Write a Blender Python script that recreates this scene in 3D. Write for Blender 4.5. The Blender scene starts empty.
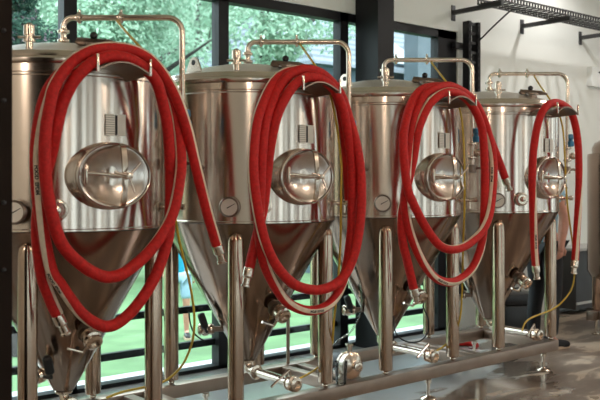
import bpy, bmesh, math, random
from mathutils import Vector, Matrix, noise
PI = math.pi
R = math.radians
random.seed(7)
SC = bpy.context.scene
COL = SC.collection

# ------------------------------------------------------------------ camera
FPX, CX, HY, CAMZ = 854.7, 300.0, 181.0, 1.53
SA, CA = math.sin(R(49.54)), math.cos(R(49.54))
cam_d = bpy.data.cameras.new('camera')
cam = bpy.data.objects.new('camera', cam_d)
COL.objects.link(cam)
cam_d.sensor_width = 36.0
cam_d.lens = FPX / 600 * 36
cam_d.shift_y = -(200 - HY) / 600
cam.location = (0, 0, CAMZ)
cam.rotation_euler = (PI / 2, 0, -(PI / 2 - math.atan2(SA, CA)))
cam_d.clip_end = 300
cam_d.dof.use_dof = True
cam_d.dof.focus_distance = 5.3
cam_d.dof.aperture_fstop = 3.4
SC.camera = cam

# ------------------------------------------------------------------ light
W = bpy.data.worlds.new('sky')
SC.world = W
W.use_nodes = True
nt = W.node_tree
bg = nt.nodes['Background']
tc = nt.nodes.new('ShaderNodeTexCoord')
sep = nt.nodes.new('ShaderNodeSeparateXYZ')
rmp = nt.nodes.new('ShaderNodeValToRGB')
nt.links.new(tc.outputs['Generated'], sep.inputs[0])
nt.links.new(sep.outputs['Z'], rmp.inputs[0])
nt.links.new(rmp.outputs[0], bg.inputs[0])
rmp.color_ramp.elements[0].color = (.29, .33, .345, 1)
rmp.color_ramp.elements[1].color = (.78, .92, 1.0, 1)
rmp.color_ramp.elements[0].position = .12
rmp.color_ramp.elements[1].position = .45
bg.inputs[1].default_value = 8.5


def lamp(name, kind, loc, energy, color, **kw):
    d = bpy.data.lights.new(name, kind)
    d.energy = energy
    d.color = color
    for k, v in kw.items():
        setattr(d, k, v)
    o = bpy.data.objects.new(name, d)
    o.location = loc
    COL.objects.link(o)
    return o


s = lamp('sun', 'SUN', (0, 20, 20), 3.0, (1, .97, .90), angle=R(20))
s.rotation_euler = (R(35), R(25), 0)
for x_ in (.4, 3.2, 6.0, 8.8, 11.6):
    lamp('room_fill_light', 'POINT', (x_, .3, 3.1), 42, (1, .81, .64), shadow_soft_size=.12)  # unseen fill lamps added to brighten the ceiling, walls and steel
lamp('wall_fill_light', 'AREA', (8.6, 2.9, 3.9), 60, (1, .93, .86), shape='RECTANGLE', size=1.6, size_y=.8)  # unseen area lamp added as fill on the white wall
lamp('room_fill_light', 'POINT', (-1.4, 2.6, 3.1), 70, (1, .84, .68), shadow_soft_size=.12)  # unseen fill lamp added to light the wall on the left
s = lamp('wall_washer_spot', 'SPOT', (8.45, 4.93, 3.9), 42, (1, .98, .96), spot_size=R(160), spot_blend=.6, shadow_soft_size=.03)
s.rotation_euler = (R(20), 0, 0)

VS = SC.view_settings
VS.view_transform = 'Standard'
VS.look = 'None'
VS.exposure = 0.0
VS.gamma = 1.0
VS.use_curve_mapping = False


# ------------------------------------------------------------------ helpers
def at(px, py, y):
    """world point seen at a place of the photograph, on the vertical plane y"""
    a = (px - CX) / FPX
    Z = y / (SA - CA * a)
    X = a * Z
    return Vector((SA * X + CA * Z, y, CAMZ - (py - HY) / FPX * Z))


def at_depth(px, py, Z):
    X = (px - CX) / FPX * Z
    return Vector((SA * X + CA * Z, -CA * X + SA * Z, CAMZ - (py - HY) / FPX * Z))


def at_z(px, py, z):
    return at_depth(px, py, (CAMZ - z) * FPX / (py - HY))


def node(nt, kind, **kw):
    n = nt.nodes.new(kind)
    for k, v in kw.items():
        if k in n.inputs:
            n.inputs[k].default_value = v
        else:
            setattr(n, k, v)
    return n


MATS = {}


def mat(name, color, rough=.5, metal=0.0, var=0.0, scale=8.0, bump=0.0, stretch=(1, 1, 1), coat=0, emit=None, aniso=0, arot=0, spec=None):
    m = bpy.data.materials.new(name)
    m.use_nodes = True
    nt = m.node_tree
    b = nt.nodes['Principled BSDF']
    b.inputs['Base Color'].default_value = (*color, 1)
    b.inputs['Roughness'].default_value = rough
    b.inputs['Metallic'].default_value = metal
    if spec is not None:
        b.inputs['Specular IOR Level'].default_value = spec
    if coat:
        b.inputs['Coat Weight'].default_value = coat
    tc = node(nt, 'ShaderNodeTexCoord')
    mp = node(nt, 'ShaderNodeMapping')
    mp.inputs['Scale'].default_value = stretch
    nz = node(nt, 'ShaderNodeTexNoise', Scale=scale, Detail=4.0)
    nt.links.new(tc.outputs['Object'], mp.inputs[0])
    nt.links.new(mp.outputs[0], nz.inputs[0])
    if var:
        rp = node(nt, 'ShaderNodeValToRGB')
        rp.color_ramp.elements[0].position = .3
        rp.color_ramp.elements[1].position = .7
        rp.color_ramp.elements[0].color = (*[max(0, c * (1 - var)) for c in color], 1)
        rp.color_ramp.elements[1].color = (*[min(1, c * (1 + var)) for c in color], 1)
        nt.links.new(nz.outputs[0], rp.inputs[0])
        nt.links.new(rp.outputs[0], b.inputs['Base Color'])
    if bump:
        bp = node(nt, 'ShaderNodeBump', Strength=bump, Distance=.002)
        nt.links.new(nz.outputs[0], bp.inputs['Height'])
        nt.links.new(bp.outputs[0], b.inputs['Normal'])
    if aniso:
        tg = node(nt, 'ShaderNodeTangent', direction_type='RADIAL', axis='Z')
        b.inputs['Anisotropic'].default_value = aniso
        b.inputs['Anisotropic Rotation'].default_value = arot
        nt.links.new(tg.outputs[0], b.inputs['Tangent'])
    if emit:
        b.inputs['Emission Color'].default_value = (*color, 1)
        b.inputs['Emission Strength'].default_value = emit
    MATS[name] = m
    return m


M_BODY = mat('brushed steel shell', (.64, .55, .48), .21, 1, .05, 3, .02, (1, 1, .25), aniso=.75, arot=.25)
M_LID = mat('satin steel lid', (.76, .70, .65), .42, 1, .05, 3, .02)
M_DOORM = mat('satin steel door', (.60, .53, .48), .22, 1, .06, 8)
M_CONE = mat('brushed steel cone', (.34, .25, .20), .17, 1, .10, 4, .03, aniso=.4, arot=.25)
M_LEG = mat('satin steel leg', (.48, .36, .275), .17, 1, .05, 6)
M_STEEL = mat('polished steel', (.66, .56, .47), .2, 1, .05, 10)
M_DSTEEL = mat('worn steel', (.22, .17, .14), .3, 1, .15, 12)
M_FRAME = mat('satin steel frame', (.33, .25, .20), .38, 1, .12, 6)
M_RED = mat('red rubber', (.50, .016, .014), .6, 0, .2, 60, .15, spec=.22)
M_STRIPE = mat('cream stripe', (.74, .60, .46), .6, 0, .1, 40)
M_INK = mat('black ink', (.015, .013, .012), .6)
M_BLACK = mat('black paint', (.012, .012, .014), .4, 0, .2, 10)
M_RUBBER = mat('black rubber', (.01, .01, .011), .55)
M_COLUMN = mat('brown black steel paint', (.013, .008, .006), .8, 0, .2, 3, spec=.12)
M_WFRAME = mat('window frame paint', (.008, .008, .010), .5, 0, .15, 5, spec=.25)
M_SIGN = mat('sign white', (.86, .88, .86), .5)
M_WALL = mat('white plaster', (.74, .75, .71), .8, 0, .03, 2, .05)
M_CEIL = mat('ceiling paint', (.75, .73, .68), .9, 0, .03, 2)
M_WPANEL = mat('warm stripe panel', (.26, .13, .07), .6, 0, .25, 3, .1, (6, 6, .4))
M_DOOR = mat('dark stripe panel', (.05, .035, .03), .5, 0, .1, 3)
M_YEL = mat('yellow tube', (.55, .36, .03), .35, 0, .1, 30)
M_ORG = mat('amber tube', (.45, .20, .05), .35, 0, .1, 30)
M_BLUE = mat('blue painted metal', (.03, .16, .30), .35, .2, .15, 20)
M_PAPER = mat('white paper', (.72, .69, .62), .7, 0, .04, 30)
M_DIAL = mat('dial face', (.86, .82, .74), .4, 0, .03, 20)
M_SKIN = mat('skin', (.52, .25, .18), .5, 0, .12, 20)
M_SHIRT = mat('light blue cotton', (.25, .42, .52), .8, 0, .15, 12, .2)
M_TROUS = mat('black cotton', (.006, .006, .008), .85, 0, .2, 12, .2)
M_SOLE = mat('pale sole', (.5, .36, .25), .6)
M_HAIR = mat('dark hair', (.03, .018, .01), .6, 0, .2, 40)
M_TURQ = mat('turquoise cotton', (.01, .33, .50), .8, 0, .2, 9)
M_DENIM = mat('pale blue cloth', (.35, .52, .68), .8, 0, .15, 9)
M_BARK = mat('bark', (.05, .04, .04), .9, 0, .3, 8)
M_ROOF = None
M_GREY = mat('dark grey metal', (.05, .05, .052), .5, .3, .1, 5)
M_LEDGE = mat('white ledge', (.45, .45, .44), .5)


def clear_mat(name, tint, gl=.08):
    m = bpy.data.materials.new(name)
    m.use_nodes = True
    nt = m.node_tree
    nt.nodes.clear()
    o = node(nt, 'ShaderNodeOutputMaterial')
    mx = node(nt, 'ShaderNodeMixShader')
    tr = node(nt, 'ShaderNodeBsdfTransparent', Color=(*tint, 1))
    g = node(nt, 'ShaderNodeBsdfGlossy', Roughness=.02, Color=(1, 1, 1, 1))
    f = node(nt, 'ShaderNodeLayerWeight', Blend=gl)
    nt.links.new(f.outputs['Fresnel'], mx.inputs[0])
    nt.links.new(tr.outputs[0], mx.inputs[1])
    nt.links.new(g.outputs[0], mx.inputs[2])
    nt.links.new(mx.outputs[0], o.inputs[0])
    return m


M_GLASS = clear_mat('window glass', (.96, .99, .98), .14)
M_JUG = clear_mat('clear plastic', (.92, .94, .94), .45)


def striped(name, ca, cb, scale, axis='Z', rough=.6, width=.5):
    m = bpy.data.materials.new(name)
    m.use_nodes = True
    nt = m.node_tree
    b = nt.nodes['Principled BSDF']
    b.inputs['Roughness'].default_value = rough
    tc = node(nt, 'ShaderNodeTexCoord')
    w = node(nt, 'ShaderNodeTexWave', wave_type='BANDS', bands_direction=axis, Scale=scale, Distortion=.4)
    rp = node(nt, 'ShaderNodeValToRGB')
    rp.color_ramp.interpolation = 'EASE'
    rp.color_ramp.elements[0].position = width - .12
    rp.color_ramp.elements[1].position = width + .12
    rp.color_ramp.elements[0].color = (*ca, 1)
    rp.color_ramp.elements[1].color = (*cb, 1)
    nt.links.new(tc.outputs['Object'], w.inputs[0])
    nt.links.new(w.outputs['Fac'], rp.inputs[0])
    nt.links.new(rp.outputs[0], b.inputs['Base Color'])
    return m


M_ROOF = striped('blue grey shingles', (.02, .034, .05), (.085, .115, .14), 2.0, 'Z')
M_PRINT = striped('printed paper', (.30, .28, .25), (.74, .71, .64), 28, 'Z', .7, .18)


def floor_mat():
    m = bpy.data.materials.new('stained wet concrete')
    m.use_nodes = True
    nt = m.node_tree
    b = nt.nodes['Principled BSDF']
    tc = node(nt, 'ShaderNodeTexCoord')
    mp = node(nt, 'ShaderNodeMapping')
    mp.inputs['Scale'].default_value = (.9, 2.2, 1)
    mp.inputs['Rotation'].default_value = (0, 0, R(-20))
    n1 = node(nt, 'ShaderNodeTexNoise', Scale=2.2, Detail=4.0, Roughness=.5, Distortion=.6)
    b.inputs['Specular IOR Level'].default_value = .85
    n2 = node(nt, 'ShaderNodeTexNoise', Scale=9.0, Detail=5.0)
    nt.links.new(tc.outputs['Object'], mp.inputs[0])
    nt.links.new(mp.outputs[0], n1.inputs[0])
    nt.links.new(tc.outputs['Object'], n2.inputs[0])
    r1 = node(nt, 'ShaderNodeValToRGB')
    r1.color_ramp.elements[0].position = .53
    r1.color_ramp.elements[1].position = .59
    r1.color_ramp.elements[0].color = (.245, .18, .135, 1)
    r1.color_ramp.elements[1].color = (.54, .43, .33, 1)
    e = r1.color_ramp.elements.new(.40)
    e.color = (.19, .135, .10, 1)
    mx = node(nt, 'ShaderNodeMix', data_type='RGBA', blend_type='MULTIPLY')
    mx.inputs[0].default_value = .5
    nt.links.new(n1.outputs[0], r1.inputs[0])
    nt.links.new(r1.outputs[0], mx.inputs[6])
    nt.links.new(n2.outputs[0], mx.inputs[7])
    nt.links.new(mx.outputs[2], b.inputs['Base Color'])
    # water film spreading from under the tanks, with a ragged edge
    sp = node(nt, 'ShaderNodeSeparateXYZ')
    nt.links.new(tc.outputs['Object'], sp.inputs[0])
    ad = node(nt, 'ShaderNodeMath', operation='MULTIPLY_ADD')
    ad.inputs[1].default_value = 1.6
    xm = node(nt, 'ShaderNodeMapRange')
    xm.inputs[1].default_value = 5.6
    xm.inputs[2].default_value = 7.6
    xm.inputs[3].default_value = 0
    xm.inputs[4].default_value = -2.2
    nt.links.new(sp.outputs['X'], xm.inputs[0])
    yx = node(nt, 'ShaderNodeMath', operation='ADD')
    nt.links.new(sp.outputs['Y'], yx.inputs[0])
    nt.links.new(xm.outputs[0], yx.inputs[1])
    nt.links.new(n1.outputs[0], ad.inputs[0])
    nt.links.new(yx.outputs[0], ad.inputs[2])
    r2 = node(nt, 'ShaderNodeMapRange')
    r2.inputs[1].default_value = 4.20
    r2.inputs[2].default_value = 4.34
    r2.inputs[3].default_value = .42
    r2.inputs[4].default_value = .13
    nt.links.new(ad.outputs[0], r2.inputs[0])
    nt.links.new(r2.outputs[0], b.inputs['Roughness'])
    r3 = node(nt, 'ShaderNodeMapRange')
    r3.inputs[1].default_value = 4.20
    r3.inputs[2].default_value = 4.34
    r3.inputs[4].default_value = .45
    nt.links.new(ad.outputs[0], r3.inputs[0])
    nt.links.new(r3.outputs[0], b.inputs['Coat Weight'])
    b.inputs['Coat Roughness'].default_value = .12
    # paler grey towards the windows: daylight on the floor put into its colour
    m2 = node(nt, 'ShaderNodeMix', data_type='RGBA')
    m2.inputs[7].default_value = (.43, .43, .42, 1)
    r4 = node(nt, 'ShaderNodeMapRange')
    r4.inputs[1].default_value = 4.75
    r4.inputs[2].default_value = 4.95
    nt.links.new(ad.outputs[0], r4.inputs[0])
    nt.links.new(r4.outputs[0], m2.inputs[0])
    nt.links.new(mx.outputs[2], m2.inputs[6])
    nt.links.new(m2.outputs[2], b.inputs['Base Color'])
    bp = node(nt, 'ShaderNodeBump', Strength=.08, Distance=.01)
    nt.links.new(n2.outputs[0], bp.inputs['Height'])
    nt.links.new(bp.outputs[0], b.inputs['Normal'])
    return m


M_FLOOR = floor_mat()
M_LAWN = mat('mown lawn', (.085, .16, .065), .9, 0, .25, 2.5, .3)


class MB:
    """collects shapes, then links them as one mesh object"""

    def __init__(self):
        self.bm = bmesh.new()
        self.mi = 0

    def box(self, lo, hi, bevel=0.0):
        lo, hi = Vector(lo), Vector(hi)
        c, d = (lo + hi) / 2, hi - lo
        r = bmesh.ops.create_cube(self.bm, size=1, matrix=Matrix.Translation(c) @ Matrix.Diagonal((*d, 1)))
        if bevel:
            es = list({e for v in r['verts'] for e in v.link_edges})
            bmesh.ops.bevel(self.bm, geom=es, offset=bevel, segments=2, affect='EDGES', profile=.5)
        return self

    def ring(self, c, u, w, ru, rw, n):
        return [self.bm.verts.new(c + u * (ru * math.cos(2 * PI * k / n)) + w * (rw * math.sin(2 * PI * k / n))) for k in range(n)]

    def skin(self, rings, cap=True, closed=False):
        n = len(rings[0])
        fs = []
        for i in range(len(rings) - (0 if closed else 1)):
            a, b = rings[i], rings[(i + 1) % len(rings)]
            for k in range(n):
                f = self.bm.faces.new((a[k], a[(k + 1) % n], b[(k + 1) % n], b[k]))
                f.material_index = self.mi
                fs.append(f)
        if cap and not closed:
            self.bm.faces.new(list(reversed(rings[0]))).material_index = self.mi
            self.bm.faces.new(rings[-1]).material_index = self.mi
        return fs

    def tube(self, pts, r, n=12, cap=True, closed=False):
        pts = [Vector(p) for p in pts]
        rs = r if isinstance(r, (list, tuple)) else [r] * len(pts)
        rings = []
        prev = None
        L = len(pts)
        for i, p in enumerate(pts):
            a = pts[i - 1] if (i > 0 or closed) else pts[i]
            b = pts[(i + 1) % L] if (i < L - 1 or closed) else pts[i]
            t = (b - a).normalized()
            if prev is None:
                u = t.orthogonal().normalized()
            else:
                u = (prev - t * prev.dot(t)).normalized()
            prev = u
            rings.append(self.ring(p, u, t.cross(u), rs[i], rs[i], n))
        self.skin(rings, cap, closed)
        return self

    def lathe(self, prof, origin=(0, 0, 0), axis=(0, 0, 1), n=24, su=1.0, sw=1.0, up=None, cap=True, closed=False):
        """prof: (radius, distance along axis); su/sw squash the section into an ellipse"""
        o, ax = Vector(origin), Vector(axis).normalized()
        u = (Vector(up) - ax * Vector(up).dot(ax)).normalized() if up else ax.orthogonal().normalized()
        w = ax.cross(u)
        self.skin([self.ring(o + ax * h, u, w, max(r, 1e-4) * su, max(r, 1e-4) * sw, n) for r, h in prof], cap, closed)
        return self

    def sphere(self, c, r, seg=16, ring=10):
        bmesh.ops.create_uvsphere(self.bm, u_segments=seg, v_segments=ring, radius=1, matrix=Matrix.Translation(Vector(c)) @ Matrix.Diagonal((*(r if isinstance(r, (list, tuple)) else (r, r, r)), 1)))
        return self

    def poly(self, pts, depth):
        """a flat outline pushed out along depth"""
        d = Vector(depth)
        a = [self.bm.verts.new(Vector(p)) for p in pts]
        b = [self.bm.verts.new(Vector(p) + d) for p in pts]
        n = len(a)
        self.bm.faces.new(list(reversed(a)))
        self.bm.faces.new(b)
        for k in range(n):
            self.bm.faces.new((a[k], a[(k + 1) % n], b[(k + 1) % n], b[k]))
        return self

    def build(self, name, m, parent=None, label=None, smooth=True, angle=35):
        bmesh.ops.recalc_face_normals(self.bm, faces=self.bm.faces[:])
        me = bpy.data.meshes.new(name)
        self.bm.to_mesh(me)
        self.bm.free()
        for x in (m if isinstance(m, (list, tuple)) else [m]):
            me.materials.append(x)
        if smooth:
            me.polygons.foreach_set('use_smooth', [True] * len(me.polygons))
            me.set_sharp_from_angle(angle=R(angle))
        o = bpy.data.objects.new(name, me)
        COL.objects.link(o)
        if parent:
            o.parent = parent
        if label:
            o['label'] = label
        return o


def tag(o, label=None, cat=None, group=None, kind=None):
    for k, v in (('label', label), ('category', cat), ('group', group), ('kind', kind)):
        if v:
            o[k] = v
    return o


def empty(name, loc=(0, 0, 0), rz=0):
    o = bpy.data.objects.new(name, None)
    o.location = loc
    o.rotation_euler = (0, 0, rz)
    o.empty_display_size = .1
    COL.objects.link(o)
    return o


def copy_tree(o, parent=None):
    c = o.copy()
    COL.objects.link(c)
    c.parent = parent
    for ch in [x for x in COL.objects if x.parent == o]:
        copy_tree(ch, c)
    return c


def struct(mb, name, m, smooth=False, parent=None):
    o = mb.build(name, m, parent, smooth=smooth)
    o['kind'] = 'structure'
    return o


def spline(P, step=.03, extra=None):
    """Catmull-Rom through points (tuples: Vector + floats), resampled"""
    P = [tuple(p) for p in P]
    dim = len(P[0])
    out = []
    for i in range(len(P) - 1):
        p0, p1, p2, p3 = P[max(i - 1, 0)], P[i], P[i + 1], P[min(i + 2, len(P) - 1)]
        d = math.dist(p1[:3], p2[:3])
        n = max(1, round(d / step))
        for k in range(n):
            t = k / n
            out.append(tuple(.5 * (2 * p1[j] + (p2[j] - p0[j]) * t + (2 * p0[j] - 5 * p1[j] + 4 * p2[j] - p3[j]) * t * t + (3 * p1[j] - p0[j] - 3 * p2[j] + p3[j]) * t ** 3) for j in range(dim)))
    out.append(P[-1])
    return out


def arc(c, u, w, r, a0, a1, n=8):
    c, u, w = Vector(c), Vector(u), Vector(w)
    return [c + u * (r * math.cos(R(a0 + (a1 - a0) * k / n))) + w * (r * math.sin(R(a0 + (a1 - a0) * k / n))) for k in range(n + 1)]


# ------------------------------------------------------------------ room
WY = 5.70            # inner face of the window wall
CEIL = 3.95
X0, X1, Y0 = -3.5, 14.0, -6.0
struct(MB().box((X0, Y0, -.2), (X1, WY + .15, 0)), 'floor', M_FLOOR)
struct(MB().box((X0, Y0, CEIL), (X1, WY + .15, CEIL + .15)), 'ceiling', M_CEIL)
WX0, WX1, WTOP = 1.37, 7.02, 3.08
# wall with the window opening cut out: one connected outline
b = MB()
b.poly([(X0, WY, 0), (WX0, WY, 0), (WX0, WY, WTOP), (WX1, WY, WTOP), (WX1, WY, 0), (X1, WY, 0), (X1, WY, CEIL), (X0, WY, CEIL)], (0, .15, 0))
struct(b, 'wall_back', M_WALL)
struct(MB().box((X0 - .15, Y0, 0), (X0, WY + .15, CEIL)), 'wall_left', M_WALL)
# the two walls behind the viewer; tall windows added to brighten and stripe the steel
FW = [(-2.9, -2.2), (-1.2, -.3), (.9, 1.5), (2.3, 2.7), (3.7, 4.5), (5.2, 5.6), (6.7, 7.5), (8.2, 8.5), (9.6, 10.5), (11.5, 11.9), (12.7, 13.4)]
SW = [(-5.2, -4.4), (-3.6, -3.2), (-2.2, -1.5), (-.6, -.2), (.9, 1.7), (2.6, 2.9), (3.9, 4.5)]


def pierced(s0, s1, holes):
    q = [(s0, 0)]
    for a, c in holes:
        q += [(a, 0), (a, 3.2), (c, 3.2), (c, 0)]
    return q + [(s1, 0), (s1, CEIL), (s0, CEIL)]


b = MB()
b.poly([(x, Y0, z) for x, z in pierced(X0, X1, FW)], (0, -.15, 0))
struct(b, 'wall_front', M_WALL)
b = MB()
b.poly([(X1, y, z) for y, z in pierced(Y0, WY + .15, SW)], (.15, 0, 0))
struct(b, 'wall_right', M_WALL)


def window(n, xa, xb, y, top, rails=(), mull=.10, wide=0):
    """frame (mullion halves, head, foot), a pane and low guard rails"""
    f = MB()
    h = mull / 2
    f.box((xa, y + .02, 0), (xa + h, y + .12, top))
    f.box((xb - h - wide, y + .02, 0), (xb, y + .12, top))
    f.box((xa, y + .02, top - .08), (xb, y + .12, top))
    f.box((xa, y + .02, 0), (xb, y + .12, .03))
    fr = struct(f, 'window_%d' % n, M_WFRAME)
    MB().box((xa + h, y + .065, .03), (xb - h - wide, y + .071, top - .08)).build('pane', M_GLASS, fr, smooth=False)
    for z in rails:
        MB().box((xa + h, y + .075, z - .026), (xb - h - wide, y + .12, z + .026)).build('guard_rail', M_WFRAME, fr, smooth=False)
    return fr


MX = [1.37, 2.72, 4.06, 5.416]
for i in range(3):
    window(i + 1, MX[i], MX[i + 1], WY, WTOP, (.215, .50))
window(4, MX[3], WX1, WY, WTOP, (.215, .50), wide=.24)
for i, (a, c) in enumerate(FW):
    window(5 + i, a, c, Y0 - .14, 3.2, mull=.05)
for i, (a, c) in enumerate(SW):
    w = window(5 + len(FW) + i, a, c, -.14, 3.2, mull=.05)
    w.rotation_euler = (0, 0, -PI / 2)
    w.location = (X1 + .0, 0, 0)
    w.scale = (-1, 1, 1)
# big steel column by the windows and the one close by on the left
ca, cb = at(378, 100, 5.40), at(394, 100, 5.40)
struct(MB().box((ca.x, 5.40, 0), (cb.x, 5.69, CEIL)), 'trim_1', M_WFRAME)
b = MB().box((.80, 3.135, .42), (1.257, 3.45, CEIL))
lc = struct(b, 'trim_2', M_COLUMN)
b = MB().box((.78, 3.12, 0), (1.30, 3.48, .42))
struct(b, 'trim_3', M_COLUMN)
for z in (2.09, 1.83, 1.45, 1.2):
    MB().lathe([(.008, 0), (.008, .006), (.004, .009)], (1.225, 3.135, z), (0, -1, 0), 10).build('bolt', M_BLACK, lc)
# unseen dark and brown panels added to put stripes into the steel's reflections
for i, (xa, xb, m) in enumerate([(-.1, .7, M_DOOR), (2.8, 3.5, M_WPANEL), (5.75, 6.5, M_DOOR), (8.65, 9.4, M_WPANEL), (10.7, 11.35, M_DOOR)]):
    struct(MB().box((xa, Y0, 0), (xb, Y0 + .06, 2.4 if m is M_DOOR else CEIL)), 'door_%d' % (i + 1), m)
for i, (ya, yb, m) in enumerate([(-4.3, -3.7, M_WPANEL), (-1.4, -.75, M_DOOR), (-.1, .7, M_WPANEL), (3.0, 3.7, M_WPANEL)]):
    struct(MB().box((X1 - .06, ya, 0), (X1, yb, 2.4 if m is M_DOOR else CEIL)), 'door_%d' % (i + 6), m)

# ------------------------------------------------------------------ outside
LZ = -.42
o = MB().box((-30, WY + .16, LZ - .3), (60, 60, LZ)).build('lawn', M_LAWN, smooth=False)
tag(o, kind='structure')
o = MB().box((X0, WY + .15, LZ), (X1, WY + .45, -.02)).build('trim_4', M_LEDGE, smooth=False)
tag(o, kind='structure')


def leaf_mats(name, cols):
    """leaves let light through: half of it scatters on to the far side"""
    out = []
    for i, c in enumerate(cols):
        m = mat(name + ' %d' % i, c, .9, 0, .2, 5, spec=.05)
        nt = m.node_tree
        b, o = nt.nodes['Principled BSDF'], nt.nodes['Material Output']
        tl = node(nt, 'ShaderNodeBsdfTranslucent', Color=(*c, 1))
        mx = node(nt, 'ShaderNodeMixShader')
        mx.inputs[0].default_value = .5
        nt.links.new(b.outputs[0], mx.inputs[1])
        nt.links.new(tl.outputs[0], mx.inputs[2])
        nt.links.new(mx.outputs[0], o.inputs[0])
        out.append(m)
    return out


G_PALE = leaf_mats('pale leaf', [(.27, .40, .30), (.37, .48, .38), (.19, .31, .22)])
G_DARK = leaf_mats('dark leaf', [(.035, .075, .055), (.06, .11, .08), (.022, .048, .04), (.16, .115, .14)])


def tree(x, y, h, rad, mats, label, nleaf, size, crown_z=.5, blossom=0):
    t = empty('tree', (x, y, LZ))
    tag(t, label, 'tree', 'trees on the lawn outside')
    tr = MB()
    rng = random.Random(int(x * 100 + y))
    tr.tube([(0, 0, 0), (.05, 0, h * .25), (-.05, .05, h * .5), (0, 0, h * .8)], [.05 * h * .4 + .08, .05 * h * .35, .05 * h * .25, .03], 10)
    tr.build('trunk', M_BARK, t)
    for k in range(4):
        a = rng.uniform(0, 2 * PI)
        z = h * rng.uniform(.3, .6)
        MB().tube([(0, 0, z), (math.cos(a) * rad * .4, math.sin(a) * rad * .4, z + .15 * h), (math.cos(a) * rad * .8, math.sin(a) * rad * .8, z + .22 * h)], [.07, .05, .015], 8).build('branch', M_BARK, t)
    f = bmesh.new()
    blobs = []
    for k in range(26):
        a, rr, zz = rng.uniform(0, 2 * PI), rad * math.sqrt(rng.random()) * .75, rng.uniform(-1, 1)
        s = math.sqrt(max(.08, 1 - zz * zz))
        blobs.append((Vector((math.cos(a) * rr * s, math.sin(a) * rr * s, h * (crown_z + zz * (1 - crown_z) * .85))), rad * rng.uniform(.28, .45)))
    for k in range(nleaf):
        c, r = rng.choice(blobs)
        d = Vector((rng.gauss(0, 1), rng.gauss(0, 1), rng.gauss(0, 1))).normalized()
        p = c + d * r * rng.uniform(.6, 1.05)
        if p.z < .15:
            continue
        nrm = (d + Vector((rng.uniform(-.8, .8), rng.uniform(-.8, .8), rng.uniform(-.2, 1.0)))).normalized()
        u = nrm.orthogonal().normalized()
        u.rotate(Matrix.Rotation(rng.uniform(0, 6.3), 3, nrm))
        w = nrm.cross(u)
        s = size * rng.uniform(.6, 1.3)
        vs = [f.verts.new(p + u * s * a + w * s * b) for a, b in ((-1, 0), (0, -.5), (1, 0), (0, .5))]
        fc = f.faces.new(vs)
        q = rng.random()
        fc.material_index = 3 if (blossom and q < blossom) else rng.choice((0, 0, 1, 2))
    me = bpy.data.meshes.new('foliage')
    f.to_mesh(me)
    f.free()
    for m in mats:
        me.materials.append(m)
    o = bpy.data.objects.new('foliage', me)
    COL.objects.link(o)
    o.parent = t
    return t


def bearing(px, Z):
    p = at_depth(px, 100, Z)
    return p.x, p.y


for px, Z, h, rad, mats, lab, n, sz, cz, bl in (
    (24, 9.6, 4.4, .80, G_DARK, 'dark blossoming tree close behind the window, furthest left', 22000, .034, .60, .10),
    (122, 17, 8.2, 2.5, G_PALE, 'pale leafy tree outside, behind the pipe arm of the nearest tank', 40000, .058, .52, 0),
    (200, 31, 13.0, 4.2, G_PALE, 'tallest pale green tree outside, beyond the gap between the nearest two tanks', 30000, .10, .52, 0),
    (266, 14.5, 7.2, 1.75, G_PALE, 'bright green tree outside, just left of the shingled house', 30000, .052, .52, 0),
    (40, 46, 21.0, 6.5, G_PALE, 'far tree outside, high behind the lid of the nearest tank', 16000, .26, .52, 0),
    (225, 48, 22.0, 7.0, G_PALE, 'furthest big tree outside, high behind the second tank', 18000, .28, .52, 0),
    (140, 56, 24.0, 7.5, G_PALE, 'furthest tall tree outside, in the gap between the nearest two tanks', 18000, .30, .52, 0),
    (60, 30, 12.0, 3.4, G_PALE, 'far pale tree outside, beyond the dark blossoming tree', 18000, .11, .52, 0),
):
    x, y = bearing(px, Z)
    tree(x, y, h, rad, mats, lab, n, sz, cz, bl)
# a clipped hedge closing the lawn
b = bmesh.new()
rng = random.Random(3)
for k in range(16000):
    x = rng.uniform(-2, 48)
    a = rng.uniform(0, PI)
    y = 31.5 + .12 * (x - 8) - math.cos(a) * .7
    p = Vector((x, y, LZ + rng.uniform(0, 2.3) + .15 * math.sin(x * 2)))
    u = Vector((rng.gauss(0, 1), rng.gauss(0, .4), rng.gauss(0, 1))).normalized()
    w = u.cross(Vector((rng.uniform(-.5, .5), -1, .6))).normalized()
    s = .16
    fc = b.faces.new([b.verts.new(p + u * s * i + w * s * j) for i, j in ((-1, 0), (0, -.55), (1, 0), (0, .55))])
    fc.material_index = rng.choice((0, 0, 1, 2))
me = bpy.data.meshes.new('hedge')
b.to_mesh(me)
b.free()
for m in G_PALE:
    me.materials.append(m)
o = bpy.data.objects.new('hedge', me)
COL.objects.link(o)
tag(o, 'long leafy hedge along the far edge of the lawn', 'hedge')

# house with a shingled hip roof
M_HWALL = mat('pale blue render', (.09, .13, .165), .8, 0, .05, 2)
M_BLOCK = mat('grey concrete block', (.055, .075, .09), .85, 0, .12, 4)
hx, hy = 11.6, 13.0
hs = empty('house', (hx, hy, LZ))
tag(hs, 'house with blue grey shingled roof outside the windows on the right', 'house')
MB().box((.3, .35, 0), (5.6, 5.5, 4.35)).build('wall', M_HWALL, hs, smooth=False)
b = MB()
e, t = 4.35, 6.6
V = [(-.1, 0, e), (6.0, 0, e), (6.0, 6, e), (-.1, 6, e), (1.6, 3, t), (5.4, 3, t)]
vs = [b.bm.verts.new(v) for v in V]
for q in ((0, 1, 5, 4), (1, 2, 5), (2, 3, 4, 5), (3, 0, 4), (3, 2, 1, 0)):
    b.bm.faces.new([vs[k] for k in q])
b.build('roof', M_ROOF, hs, smooth=False)
M_SKYL = mat('skylight glass', (.22, .29, .33), .3, 0, .03, 3)
b = MB()
sl = (t - e) / 3
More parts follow.
